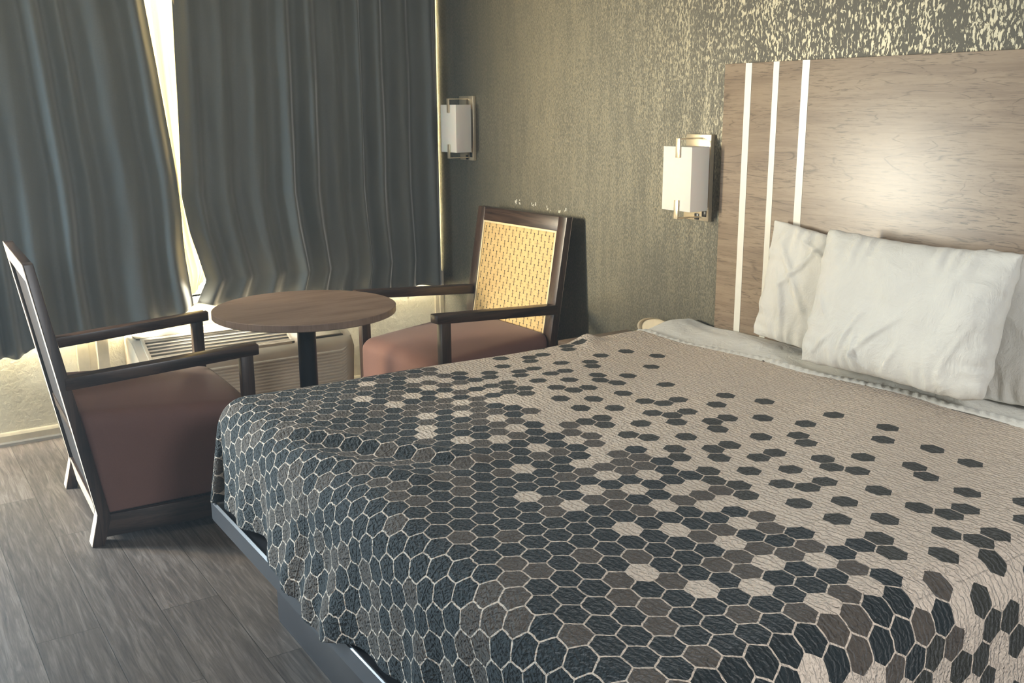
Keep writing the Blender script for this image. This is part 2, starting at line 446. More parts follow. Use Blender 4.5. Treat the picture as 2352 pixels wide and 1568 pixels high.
QCO=[[2.80011, -1.51787], [0.75371, -0.01687], [-0.004, 0.6798], [0.02606, -0.02109], [0.00428, 0.00892], [-0.00094, 0.00791]]
CREAM=set([(-13, 7), (-12, 9), (-12, 10), (-11, 10), (-10, 4), (-10, 8), (-9, 6), (-9, 9), (-9, 10), (-8, 4), (-8, 7), (-7, 8), (-7, 9), (-6, 6), (-5, 3), (-5, 7), (-4, 4), (-3, 1), (-2, 0), (-2, 4), (0, 0), (0, 3), (1, 1), (3, 1), (3, 3), (5, -2), (5, 2), (6, 0), (6, 1), (8, -5), (8, -1), (9, -3), (9, 0), (10, -5), (10, -2), (11, -1), (11, 0), (12, -3), (13, -6), (13, -2), (13, -1), (14, -5), (15, -3), (16, -9), (16, -5), (18, -9), (18, -6), (19, -8), (19, -5), (20, -4), (21, -8), (21, -6), (23, -11)])
DARK=set([(-14, 10), (-14, 11), (-14, 12), (-14, 17), (-14, 23), (-13, 10), (-13, 18), (-13, 19), (-13, 21), (-12, 11), (-12, 12), (-12, 15), (-12, 17), (-11, 11), (-11, 13), (-10, 10), (-10, 11), (-10, 12), (-10, 14), (-10, 15), (-10, 17), (-10, 20), (-10, 22), (-9, 13), (-9, 18), (-8, 8), (-8, 9), (-8, 10), (-8, 11), (-8, 14), (-8, 15), (-8, 17), (-8, 22), (-7, 10), (-7, 12), (-6, 8), (-6, 9), (-6, 10), (-6, 13), (-6, 15), (-6, 19), (-5, 9), (-5, 11), (-5, 14), (-5, 16), (-4, 11), (-4, 12), (-4, 14), (-3, 6), (-3, 9), (-2, 6), (-2, 10), (-2, 12), (-2, 15), (-1, 8), (0, 9), (0, 11), (1, 5), (1, 6), (1, 7), (1, 11), (1, 12), (2, 3), (2, 4), (2, 6), (2, 9), (2, 14), (3, 4), (3, 7), (3, 9), (3, 10), (3, 12), (4, 2), (4, 3), (4, 5), (4, 8), (4, 14), (5, 1), (5, 5), (5, 9), (5, 10), (6, 2), (6, 3), (6, 6), (6, 8), (6, 11), (7, -1), (7, 0), (7, 2), (7, 4), (8, 0), (8, 1), (8, 2), (8, 3), (8, 5), (8, 6), (8, 8), (8, 11), (8, 13), (9, -1), (9, 4), (9, 9), (10, -1), (10, 0), (10, 1), (10, 2), (10, 5), (10, 6), (10, 8), (11, -3), (11, -2), (11, 1), (11, 3), (11, 12), (12, -4), (12, -2), (12, -1), (12, 0), (12, 1), (12, 4), (12, 6), (12, 10), (13, -5), (13, -4), (13, -3), (13, 0), (13, 2), (13, 5), (13, 7), (14, -6), (14, -4), (14, -3), (14, -2), (14, 2), (14, 3), (14, 5), (14, 10), (15, -5), (15, -4), (15, -2), (15, 0), (15, 7), (16, -6), (16, -4), (16, 1), (16, 3), (16, 6), (16, 9), (17, -5), (17, -3), (17, -1), (18, -5), (18, 0), (18, 2), (18, 5), (19, -6), (19, -4), (19, -3), (19, -2), (19, 2), (19, 3), (20, -7), (20, -6), (20, -5), (20, -3), (20, 0), (20, 5), (21, -7), (21, -5), (21, -2), (21, 0), (21, 1), (21, 3), (22, -9), (22, -8), (22, -7), (22, -6), (22, -4), (22, -1), (23, -9), (23, -7), (23, -6), (23, -5), (23, -3), (23, 0), (24, -5), (24, -2), (25, -4), (25, -2)])

# ================================================================== the room
RX, RY, RZ = 6.7, -5.0, 2.45
WT = .14
WIN = (-3.02, -.05, .60, 2.12)     # y0 y1 z0 z1 of the window opening
DOOR = (-4.28, -3.36, 0, 2.05)
b = NB(); box(b, -.14, RX + .14, RY - .14, .14, -.10, 0, 0); struct('floor', b, M['floor'])
b = NB(); box(b, -.14, RX + .14, RY - .14, .14, RZ, RZ + .1, 0); struct('ceiling', b, M['ceiling'])
b = NB()
box(b, -WT, 0, RY, DOOR[0], 0, RZ, 0); box(b, -WT, 0, DOOR[0], DOOR[1], DOOR[3], RZ, 0)
box(b, -WT, 0, DOOR[1], WIN[0], 0, RZ, 0); box(b, -WT, 0, WIN[0], WIN[1], 0, WIN[2], 0)
box(b, -WT, 0, WIN[0], WIN[1], WIN[3], RZ, 0); box(b, -WT, 0, WIN[1], 0, 0, RZ, 0)
struct('wall_window', b, M['plaster'])
b = NB(); box(b, -WT, RX + .14, 0, .14, 0, RZ, 0); struct('wall_headboard', b, M['wallpaper'])
b = NB(); box(b, RX, RX + .14, RY, 0, 0, RZ, 0); struct('wall_back', b, M['ceiling'])
b = NB(); box(b, -WT, RX + .14, RY - .14, RY, 0, RZ, 0); struct('wall_left', b, M['ceiling'])
# pale chips knocked out of the wallpaper above the armchair
wall_h = bpy.data.objects['wall_headboard']
w = NB(); rc = random.Random(4)
for cx, cz, n_, sp in ((.79, 1.052, 7, .018), (.93, 1.048, 6, .014), (1.05, 1.04, 4, .02), (1.17, 1.035, 4, .022)):
    for i in range(n_):
        px_, pz_ = cx + rc.uniform(-sp, sp) * 1.4, cz + rc.uniform(-.012, .012)
        s1_, s2_ = rc.uniform(.0012, .0035), rc.uniform(.002, .007)
        box(w, px_ - s1_, px_ + s1_, -.0012, .0005, pz_ - s2_, pz_ + s2_, 0)
obj('paint_chips', w, M['stripe'], wall_h)['label'] = 'small white chips in the wallpaper'
# window: frame in the opening, two panes
w = NB()
for y0, y1 in ((WIN[0], WIN[0] + .05), (WIN[1] - .05, WIN[1]), (-1.56, -1.51)): box(w, -.10, -.05, y0, y1, WIN[2], WIN[3], .004)
for z0, z1 in ((WIN[2], WIN[2] + .05), (WIN[3] - .05, WIN[3])): box(w, -.10, -.05, WIN[0], WIN[1], z0, z1, .004)
win = struct('window_1', w, M['trim'])
for y0, y1 in ((WIN[0] + .05, -1.56), (-1.51, WIN[1] - .05)):
    w = NB(); box(w, -.078, -.072, y0, y1, WIN[2] + .05, WIN[3] - .05, 0); obj('pane', w, M['glass'], win)
w = NB(); box(w, -.135, .012, WIN[0] - .02, WIN[1] + .01, WIN[2] - .035, WIN[2], .004); struct('trim_1', w, M['trim'])
# door: frame and the leaf standing open
w = NB()
for y0, y1 in ((DOOR[0], DOOR[0] + .04), (DOOR[1] - .04, DOOR[1])): box(w, -.14, .01, y0, y1, 0, DOOR[3], .003)
box(w, -.14, .01, DOOR[0], DOOR[1], DOOR[3] - .04, DOOR[3], .003)
struct('trim_2', w, M['trim'])
w = NB(); box(w, .03, .90, DOOR[0] - .05, DOOR[0] - .01, .01, 2.0, .003); dr = struct('door_1', w, M['door'])
w = NB(); tube(w, (.84, DOOR[0] - .01, 1.0), (.84, DOOR[0] + .04, 1.0), .011); tube(w, (.84, DOOR[0] + .04, 1.0), (.73, DOOR[0] + .04, 1.0), .009)
obj('door_handle', w, M['brass'], dr, 'auto')
# skirting below the window: cream moulded board over a grey strip
w = NB()
prism(w, [(0, .020), (.016, .020), (.016, .048), (.010, .058), (.006, .062), (0, .062)], 'y', -3.34, -.0, .0)
struct('baseboard_window', w, M['trim'])
w = NB(); prism(w, [(0, 0), (.024, 0), (.022, .012), (.016, .020), (0, .020)], 'y', -3.34, 0, 0)
struct('baseboard_strip', w, M['greytrim'])
w = NB(); box(w, .03, RX, -.012, 0, 0, .062, .003); struct('baseboard_headboard', w, M['trim'])
# upright trims on the window wall: corner bead and the pipe chase left of the conditioner
w = NB(); box(w, 0, .014, -.055, -.0, .062, .60, .003); box(w, .0, .02, -.028, -.0, .062, .60, .003)
struct('trim_3', w, M['trim'])
w = NB(); box(w, 0, .018, -1.985, -1.93, .062, .50, .004); box(w, 0, .045, -1.90, -1.845, .062, .49, .004); box(w, 0, .010, -1.93, -1.90, .062, .50, 0)
struct('trim_4', w, M['trim'])

# ================================================================== air conditioner under the window
ac = thing('air_conditioner', 'cream through-wall air conditioner with slatted grille under the window, behind the round table', 'air conditioner', (0, -1.245, 0))
AY = .525
b = NB()
prof = [(.001, .022), (.315, .022), (.33, .035), (.348, .325), (.346, .345), (.336, .362), (.315, .375), (.165, .445), (.14, .452), (.001, .454)]
# shell with the rear part, front grooves are a part of their own
prism(b, prof, 'y', -AY, AY, .014, 3)
bodyo = obj('housing', b, M['ac'], ac, 'auto')
# sloping top: outlet grille
def slope(x): return .375 + (.315 - x) / .15 * .070
b = NB()
prism(b, [(.308, slope(.308) + .0005), (.178, slope(.178) + .0005), (.178, slope(.178) + .004), (.308, slope(.308) + .004)], 'y', -.470, .205, .0)
dk = obj('outlet_recess', b, M['acdark'], ac)
b = NB()
for i in range(6):
    x = .299 - i * .0225
    prism(b, [(x, slope(x) + .001), (x - .0075, slope(x - .0075) + .001), (x - .007, slope(x - .007) + .0075), (x - .002, slope(x - .002) + .0065)], 'y', -.468, .203, .001, 1)
obj('outlet_louvers', b, M['ac'], ac, 'auto')
b = NB()
for y0, y1 in ((-.484, -.468), (.203, .219)):
    prism(b, [(.320, slope(.320) + .001), (.168, slope(.168) + .001), (.168, slope(.168) + .013), (.320, slope(.320) + .011)], 'y', y0, y1, .002)
for xa, xb in ((.320, .308), (.178, .166)):
    prism(b, [(xa, slope(xa) + .001), (xb, slope(xb) + .001), (xb, slope(xb) + .013), (xa, slope(xa) + .012)], 'y', -.484, .219, .002)
obj('outlet_frame', b, M['ac'], ac, 'auto')
b = NB()
prism(b, [(.306, slope(.306) + .003), (.150, slope(.150) + .002), (.150, slope(.150) + .010), (.306, slope(.306) + .010)], 'y', .262, .478, .004, 3)
lid = obj('control_lid', b, M['aclid'], ac, 'auto')
b = NB()
prism(b, [(.311, slope(.311) + .0005), (.306, slope(.306) + .0005), (.306, slope(.306) + .006), (.311, slope(.311) + .004)], 'y', .258, .482, .0)
obj('lid_gap', b, M['acdark'], lid)
# front intake grille: stacked ridges that turn in at both ends
b = NB()
def ridge(yy, zz):
    e = max(0.0, (abs(yy) - (AY - .075)) / .035)
    return min(1, e)
nz_, zb, zt = 17, .040, .318
rows = []
for i in range(nz_):
    z0 = lerp(zb, zt, i / nz_); dz = (zt - zb) / nz_
    rows += [(z0, 0.0), (z0 + dz * .18, 1.0), (z0 + dz * .55, .85), (z0 + dz * .8, .05)]
ys = [-AY + .035 + (AY * 2 - .07) * j / 60 for j in range(61)]
V = []
for (z, h) in rows:
    line = []
    for y in ys:
        e = ridge(y, z); dzz = .016 * e * e
        xb_ = .33 + (z - .035) / .29 * .018
        line.append(b.verts.new((xb_ + .0008 + .0085 * h * (1 - e), y, z + dzz)))
    V.append(line)
for i in range(len(V) - 1):
    for j in range(len(ys) - 1): b.faces.new((V[i][j], V[i][j + 1], V[i + 1][j + 1], V[i + 1][j]))
obj('intake_grille', b, M['ac'], ac, False)
b = NB(); box(b, .06, .16, -.50, -.14, .4555, .4575, 0); obj('filter_slot', b, M['acdark'], ac)

# ================================================================== curtains
CURT_OFF, CURT_M = -1, 1
def curtain(name, label, yl, yr, zb, npl, seed, amp, x0, top=2.28, back_edge=False):
    rnd = random.Random(seed)
    ph = [0.0]
    for i in range(npl): ph.append(ph[-1] + rnd.uniform(.55, 1.5))
    ph = [p / ph[-1] for p in ph]
    am = [rnd.uniform(.55, 1.15) for _ in range(npl + 1)]; sk = [rnd.uniform(-.14, .16) for _ in range(npl + 1)]
    def pleat(u, v):
        for i in range(npl):
            if u <= ph[i + 1] or i == npl - 1:
                t = (u - ph[i]) / (ph[i + 1] - ph[i]); break
        t = min(1, max(0, t)); s_ = sk[i]
        tt = t + s_ * math.sin(2 * math.pi * t) * .16 * (1 if s_ > 0 else 1)
        c = .5 - .5 * math.cos(2 * math.pi * tt)
        return (c ** 1.05) * am[i]
    def fn(u, v):
        # u across, v from hem (0) to rail (1)
        z_h = zb(u) - .010; z = lerp(z_h, top, v)
        # folds wander sideways slightly lower down
        uu = u + .010 * math.sin(3 * z + u * 9 + seed) * math.sin(math.pi * u)
        y = lerp(yl(z), yr(z), uu) + .024 * (1 - (uu > .97) * 1.0 if back_edge else 1)
        a = amp * (1.0 + .30 * (1 - v)) * (.75 + .5 * noise.noise((u * 6, z * .55, seed)))
        x = x0 + a * pleat(min(1, max(0, uu)), v)
        x += .012 * noise.noise((u * 16, z * 2.4, seed + 5)) * (1 - v) + .006 * noise.noise((u * 40, z * 3.2, seed + 9))
        # hem kicks out over the conditioner
        k = math.exp(-((y + 1.25) / .42) ** 2) * max(0, 1 - (z - z_h) / .5) ** 2
        x += .035 * k
        if back_edge and u > .962:
            q_ = (u - .962) / .038
            x = lerp(x, .006, q_ ** 1.3); y = lerp(y, -.010, q_)
        return (x, y, z)
    b = NB(); sheet(b, 420, 110, fn)
    root = obj(name, b, [M['curtain'], M['backing']], None, True)
    tag(root, label, 'curtain')
    md = root.modifiers.new('cloth_thickness', 'SOLIDIFY'); md.thickness = .0022; md.offset = CURT_OFF; md.material_offset = CURT_M; md.material_offset_rim = 0
    return root
yL = lambda z: interp([(.40, -1.452), (.58, -1.463), (.68, -1.470), (.80, -1.478), (.90, -1.480), (1.0, -1.478), (1.2, -1.485), (1.45, -1.512), (1.7, -1.535), (1.85, -1.552), (2.0, -1.568), (2.3, -1.60)], z)
yR = lambda z: interp([(.50, -1.445), (.575, -1.445), (.62, -1.422), (.684, -1.388), (.80, -1.415), (.92, -1.445), (1.1, -1.47), (1.3, -1.462), (1.6, -1.452), (1.8, -1.448), (2.0, -1.442), (2.3, -1.435)], z)
left_hem = lambda u: interp([(0, .44), (.50, .436), (.535, .44), (.56, .462), (.60, .470), (.72, .470), (.80, .474), (.86, .515), (.93, .54), (1, .584)], u) + .004 * math.sin(u * 60) + .003 * math.sin(u * 23)
right_hem = lambda u: interp([(0, .585), (.03, .580), (.07, .572), (.14, .56), (.5, .545), (.80, .530), (.88, .542), (.93, .547), (1, .540)], u) + .004 * math.sin(u * 50 + 1)
cl = curtain('window_curtain', 'slate grey blackout curtain left of the bright gap, hem hanging over the air conditioner', lambda z: -3.12, yL, left_hem, 12, 3, .074, .040)
cr_ = curtain('window_curtain', 'slate grey blackout curtain right of the bright gap, reaching the room corner', yR, lambda z: interp([(.4, -.036), (.9, -.036), (1.25, -.038), (1.6, -.040), (2.3, -.046)], z), right_hem, 10, 11, .072, .038, back_edge=True)
# the right curtain's leading edge is turned back and shows its cream lining
b = NB()
def lin(u, v):
    z = lerp(.585, 2.28, v)
    z -= 0 if v > .2 else 0
    ya = interp([(.55, -1.475), (.75, -1.50), (1.1, -1.53), (1.6, -1.60), (2.3, -1.66)], z); yb = yR(z) + .03
    y = lerp(ya, yb, u)
    zz = z + (u * .085 if v < .02 else u * .085 * (1 - v))
    return (.030 + .012 * math.sin(u * 13 + z * 1.2) + .006 * math.sin(u * 31) - .006 * u, y + .03, zz)
sheet(b, 40, 60, lin)
obj('lining', b, M['lining'], cr_, True)['label'] = 'cream lining of the turned-back edge'
b = NB(); box(b, .03, .055, -3.2, -.03, 2.285, 2.32, .004); tag(obj('curtain_rail', b, M['trim']), 'straight ceiling-height curtain rail carrying both slate curtains', 'curtain rail')

# ================================================================== armchairs
def armchair(label, loc, rz, group=None):
    t = thing('armchair', label, 'armchair', loc, rz, group)
    W, WF, KZ, LEAN, ST, BH = .3565, .3835, .12, .16, .032, 1.023
    bk = lambda z: -(z - KZ) * LEAN
    SW = .062
    for s in (-1, 1):
        b = NB()
        pts = [(-.030, 0), (.012, 0), (ST + .010, KZ - .02), (bk(BH) + ST, BH), (bk(BH), BH), (0, KZ)]
        xa, xb = sorted((s * W, s * (W - SW)))
        prism(b, pts, 'x', xa, xb, .003)
        obj('rear_leg', b, M['espresso'], t, 'auto')
        # arm post and front leg
        b = NB(); p = s * (WF - .003); q = s * (WF - .043)
        xa, xb = sorted((p, q))
        hexa(b, [(xa, .535, 0), (xb, .535, 0), (xb, .580, 0), (xa, .580, 0), (xa, .535, .628), (xb, .535, .628), (xb, .582, .631), (xa, .582, .631)], .003)
        obj('front_leg', b, M['espresso'], t, 'auto')
        # arm
        b = NB()
        y0 = bk(.61) + ST - .012
        xo0, xi0, xo1, xi1 = s * (W + .004), s * (W - .050), s * WF, s * (WF - .058)
        c = [(xi0, y0, .583), (xo0, y0, .583), (xo1, .604, .628), (xi1, .604, .628), (xi0, y0, .627), (xo0, y0, .627), (xo1, .604, .667), (xi1, .604, .667)]
        hexa(b, c, .004); obj('armrest', b, M['espresso_y'], t, 'auto')
        # side rail under the seat
        b = NB()
        hexa(b, [(s * (W - .002), .02, .030), (s * (W - .024), .02, .030), (s * (WF - .026), .54, .030), (s * (WF - .004), .54, .030), (s * (W - .002), .02, .112), (s * (W - .024), .02, .112), (s * (WF - .026), .54, .112), (s * (WF - .004), .54, .112)], .002)
        obj('side_rail', b, M['espresso_y'], t, 'auto')
    def cross(name, z0, z1, d0, d1, mat='espresso_x', inset=SW - .002):
        b = NB(); xx = W - inset
        ya0, ya1 = bk(z0), bk(z1)
        hexa(b, [(-xx, ya0 + d0, z0), (xx, ya0 + d0, z0), (xx, ya0 + d1, z0), (-xx, ya0 + d1, z0), (-xx, ya1 + d0, z1), (xx, ya1 + d0, z1), (xx, ya1 + d1, z1), (-xx, ya1 + d1, z1)], .002)
        return obj(name, b, M[mat], t, 'auto')
    cross('top_rail', BH - .066, BH, 0, ST)
    cross('rear_rail', .035, .135, .0, .024)
    cross('lower_back_rail', .36, .415, .006, ST - .004)
    # added pale strips: sunlight on the back frame's rear faces put into colour
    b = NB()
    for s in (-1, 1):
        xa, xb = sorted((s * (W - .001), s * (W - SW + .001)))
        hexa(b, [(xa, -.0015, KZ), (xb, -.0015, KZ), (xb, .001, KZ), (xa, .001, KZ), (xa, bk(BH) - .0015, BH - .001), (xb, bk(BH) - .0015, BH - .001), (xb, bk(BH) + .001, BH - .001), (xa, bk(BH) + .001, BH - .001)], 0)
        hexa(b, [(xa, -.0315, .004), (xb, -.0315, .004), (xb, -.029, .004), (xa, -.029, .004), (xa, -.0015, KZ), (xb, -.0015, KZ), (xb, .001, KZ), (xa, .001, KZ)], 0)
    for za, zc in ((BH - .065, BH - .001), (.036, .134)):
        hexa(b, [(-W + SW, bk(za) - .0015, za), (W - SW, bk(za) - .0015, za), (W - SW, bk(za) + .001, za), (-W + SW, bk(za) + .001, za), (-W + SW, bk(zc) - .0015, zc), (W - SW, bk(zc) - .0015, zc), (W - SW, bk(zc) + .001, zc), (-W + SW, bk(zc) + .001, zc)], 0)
    obj('rear_sunlit_strips', b, M['sunlitwood'], t)['label'] = 'pale strips standing in for sunlight on the rear face of the back frame'
    # back: weave in front, cloth behind
    zb_, zt_ = .415, BH - .066
    b = NB(); xx = W - SW
    tl = math.atan(LEAN); L = (zt_ - zb_) / math.cos(tl)
    box(b, -xx, xx, -.002, .002, 0, L, 0)
    cp = obj('cane_panel', b, M['cane'], t, False, (0, bk(zb_) + ST - .006, zb_), (tl, 0, 0))
    b = NB(); q = .010
    for xa, xb, za, zc in ((-xx, -xx + q, 0, L), (xx - q, xx, 0, L), (-xx + q, xx - q, L - q, L), (-xx + q, xx - q, 0, q)): box(b, xa, xb, .001, .0065, za, zc, .002)
    obj('cane_bead', b, M['canetrim'], cp, 'auto')
    cross('back_cloth', .135, BH - .066, .010, .014, 'backcloth')
    # seat: upholstered block with a crowned rounded top
    bx = NB(); nx, ny, nzz = 26, 26, 16
    x_r, x_f, y_r, y_f, z0, z1, rr = W - .012, WF - .046, .035, .605, .116, .475, .055
    def sp(p):
        u, v, w_ = p                     # each -1..1 on a cube
        hx = lerp(x_r, x_f, (v + 1) / 2)
        hy = (y_f - y_r) / 2; hz = (z1 - z0) / 2
        P = Vector((u * hx, v * hy, w_ * hz))
        r_ = rr
        lim = Vector((hx - r_ * .8, hy - (r_ if v > 0 else .010), hz - r_)) if w_ > -.2 else Vector((hx - .006, hy - .02, hz))
        Q = Vector((max(-lim.x, min(lim.x, P.x)), max(-lim.y, min(lim.y, P.y)), max(-lim.z, min(lim.z, P.z))))
        d = P - Q
        if d.length > 1e-6:
            rx = Vector((d.x / max(1e-6, hx - lim.x), d.y / max(1e-6, hy - lim.y), d.z / max(1e-6, hz - lim.z) if hz - lim.z > 1e-6 else 0))
            m_ = max(abs(rx.x), abs(rx.y), abs(rx.z)); l_ = rx.length
            if l_ > 0: d = d * (m_ / l_)
        P = Q + d
        if w_ > .0:
            k = max(0, 1 - u * u) * max(0, 1 - (v * v) * .8)
            P.z += .022 * k * w_
        zz = hz + P.z
        zz *= 1 + lerp(.045, -.115, (v + 1) / 2)
        return (P.x, y_r + hy + P.y - max(0, z0 + zz - KZ) * LEAN * (1 - v) / 2, z0 + zz)
    n = 22
    vs = {}
    def gv(i, j, k):
        key = (i, j, k)
        if key not in vs:
            e = lambda a: math.copysign(1 - (1 - abs(a)) ** 1.5, a)
            vs[key] = bx.verts.new(sp((e(2 * i / n - 1), e(2 * j / n - 1), e(2 * k / n - 1))))
        return vs[key]
    for a in range(n):
        for c in range(n):
            for f0 in (0, n):
                bx.faces.new((gv(f0, a, c), gv(f0, a + 1, c), gv(f0, a + 1, c + 1), gv(f0, a, c + 1)))
                bx.faces.new((gv(a, f0, c), gv(a + 1, f0, c), gv(a + 1, f0, c + 1), gv(a, f0, c + 1)))
                bx.faces.new((gv(a, c, f0), gv(a + 1, c, f0), gv(a + 1, c + 1, f0), gv(a, c + 1, f0)))
    obj('seat', bx, M['vinyl'], t, True)
    b = NB(); box(b, -WF + .045, WF - .045, .555, .578, .030, .112, .002); obj('front_rail', b, M['espresso_x'], t, 'auto')
    return t
armchair('espresso armchair seen from its side at the left, brown seat, back towards the left edge', (1.041, -2.178, 0), -.039, 'pair of cane-backed armchairs')
armchair('espresso armchair against the headboard wall with its woven cane back facing the room', (.965, -.213, 0), 3.19, 'pair of cane-backed armchairs')

# ================================================================== round table
t = thing('round_table', 'round walnut laminate table on a black pedestal between the two armchairs', 'table', (1.215, -1.312, 0))
b = NB(); TR = .362
lathe(b, [(0, .712), (TR - .004, .712), (TR, .715), (TR, .7385), (TR - .002, .740), (0, .740)], n=128)
for f_ in b.faces: f_.material_index = 1 if (abs(f_.normal.z) < .9) else 0
b.normal_update()
for f_ in b.faces: f_.material_index = 0 if abs(f_.calc_center_median().z - .74) < .0005 else 1
obj('table_top', b, [M['tabletop'], M['tableedge']], t, 'auto')
b = NB(); tube(b, (0, 0, .03), (0, 0, .70), .037, n=40); obj('pedestal', b, M['blackmetal'], t, 'auto')
b = NB(); lathe(b, [(0, .700), (.105, .700), (.105, .708), (.09, .712), (0, .712)], n=48); obj('mounting_plate', b, M['blackmetal'], t, 'auto')
b = NB(); lathe(b, [(0, 0), (.265, 0), (.27, .006), (.262, .014), (.10, .030), (.045, .045), (0, .045)], n=72); obj('base_disc', b, M['blackmetal'], t, 'auto')

# ================================================================== wall lamps
def sconce(label, x, z, loc_extra=0.0, w=.158, dz=0):
    t = thing('wall_lamp', label, 'wall lamp', (x, 0, z), 0, 'bedside wall lamps')
    # plate against the wall, full height
    b = NB(); box(b, -.072, .066, -.020, -.001, -.165, .165, .002); bp = obj('back_plate', b, M['brass'], t, 'auto')
    for sx_, sz_ in ((.004, -.150), (.044, -.136)):
        b = NB(); box(b, sx_ - .011, sx_ + .011, -.0235, -.0195, sz_ - .012, sz_ + .012, .001)
        s_ = obj('switch', b, M['black'], bp, 'auto'); s_['label'] = 'small black rocker switch'
    for sg in (-1, 1):
        b = NB()
        z_a = sg * .150
        # arm out from the plate, then the flat clip over the shade's face
        box(b, -.002, .020, -.136, -.018, z_a - .0025, z_a + .0025, .0008)
        obj('bracket', b, M['brass'], t, 'auto')
        b = NB()
        za, zb2 = sorted((sg * .1525, sg * .080)); box(b, -.002, .020, -.1375, -.1325, za, zb2, .0008)
        obj('clip', b, M['brass'], t, 'auto')
    # shade: open box of white acrylic
    b = NB(); h = .121; y0, y1 = -.131, -.040
    box(b, -w / 2 + .002, w / 2 + .002, y0, y1, -h, h, .0015)
    obj('lamp_shade', b, M['shade'], t, 'auto')
    b = NB(); box(b, -.05, .05, -.041, -.019, -.10, .10, .001); obj('backing', b, M['black'], t, 'auto')
    return t
sconce('white box wall lamp beside the wooden headboard', 2.078, 1.242)
sconce('white box wall lamp in the dim corner beside the curtain', .334, 1.402)

# ================================================================== headboard
t = thing('headboard', 'large flat wood-grain headboard panel with upright ivory inlay lines fixed to the wall', 'headboard', (3.04, 0, 0))
HX0, HX1, HZ0, HZ1 = -.836, .836, .34, 1.662
b = NB(); box(b, HX0, HX1, -.025, -.0005, HZ0, HZ1, .002); obj('panel', b, M['board'], t, 'auto')
for a, c in ((2.309, 2.339), (2.440, 2.466), (2.568, 2.599)):
    for sgn in (1, -1):
        xa, xb = sorted((sgn * (a - 3.04), sgn * (c - 3.04)))
        b = NB(); box(b, xa, xb, -.0262, -.0245, HZ0, HZ1, 0); s_ = obj('inlay_strip', b, M['stripe'], t); s_['label'] = 'ivory inlay strip'

# ================================================================== nightstand and tray
t = thing('nightstand', 'brown laminate nightstand squeezed between the cane armchair and the bed', 'nightstand', (1.80, -.2, 0))
b = NB(); box(b, -.135, .125, -.185, .185, .540, .562, .002); obj('table_top', b, M['night'], t, 'auto')
b = NB(); box(b, -.125, .115, -.160, .185, .02, .540, .002); obj('body', b, M['night'], t, 'auto')
b = NB(); box(b, -.118, .108, -.172, -.160, .36, .53, .002); d_ = obj('drawer', b, M['night'], t, 'auto')
b = NB(); tube(b, (-.05, -.185, .45), (.05, -.185, .45), .005); tube(b, (-.045, -.185, .45), (-.045, -.172, .45), .004); tube(b, (.045, -.185, .45), (.045, -.172, .45), .004); obj('handle', b, M['brass'], d_, 'auto')
# cream oval tray leaning on the wall, only its upper rim shows over the bed
t = thing('serving_tray', 'cream rounded rim peeking up behind the far corner of the bed', 'tray', (1.900, -.048, .562), 0)
b = NB()
n = 64; rings = []
for (r, y) in ((1.0, -.022), (1.0, 0.0), (.965, .0), (.955, -.018)):
    rings.append([b.verts.new((.112 * r * math.cos(2 * math.pi * i / n), y, .046 + .044 * r * math.sin(2 * math.pi * i / n))) for i in range(n)])
for A, Bv in zip(rings, rings[1:] + rings[:1]):
    for i in range(n): b.faces.new((A[i], A[(i + 1) % n], Bv[(i + 1) % n], Bv[i]))
obj('rim', b, M['tan'], t, 'auto', None, (R(-14), 0, 0))
b = NB(); A = [b.verts.new((.107 * math.cos(2 * math.pi * i / n), -.001, .046 + .041 * math.sin(2 * math.pi * i / n))) for i in range(n)]
Bv = [b.verts.new((v.co.x, -.004, v.co.z)) for v in A]
b.faces.new(A); b.faces.new(Bv[::-1])
for i in range(n): b.faces.new((A[i], Bv[i], Bv[(i + 1) % n], A[(i + 1) % n]))
obj('tray_base', b, M['tan'], t, False, None, (R(-14), 0, 0))

# ================================================================== bed
bed = thing('bed', 'king bed on a charcoal metal platform with a drawer base, under the honeycomb quilt', 'bed', (2.95, -1.0, 0))
def L_(x, y): return (x - 2.95, y + 1.0)
FX0, FX1, FY0, FY1, FZ0, FZ1 = 1.985, 3.975, -1.966, -.035, .283, .346
def rounded(x0, x1, y0, y1, r, n=8):
    p = []
    R2 = r * 2.2
    for cx, cy, a0 in ((x1 - r, y1 - .01, 0), (x0 + r, y1 - .01, 90), (x0 + r, y0 + r, 180), (x1 - R2, y0 + R2, 270)):
        if a0 == 270: r = R2
        if a0 in (0, 90):
            p.append(((x1, y1) if a0 == 0 else (x0, y1))); continue
        for i in range(n + 1):
            a = R(a0 + 90 * i / n); p.append((cx + r * math.cos(a), cy + r * math.sin(a)))
    return p
pts = rounded(FX0, FX1, FY0, FY1, .075)
b = NB(); prism(b, [L_(*p) for p in pts], 'z', FZ0 + .004, FZ1 - .006, .0)
obj('platform', b, M['bedmetal'], bed, 'auto')
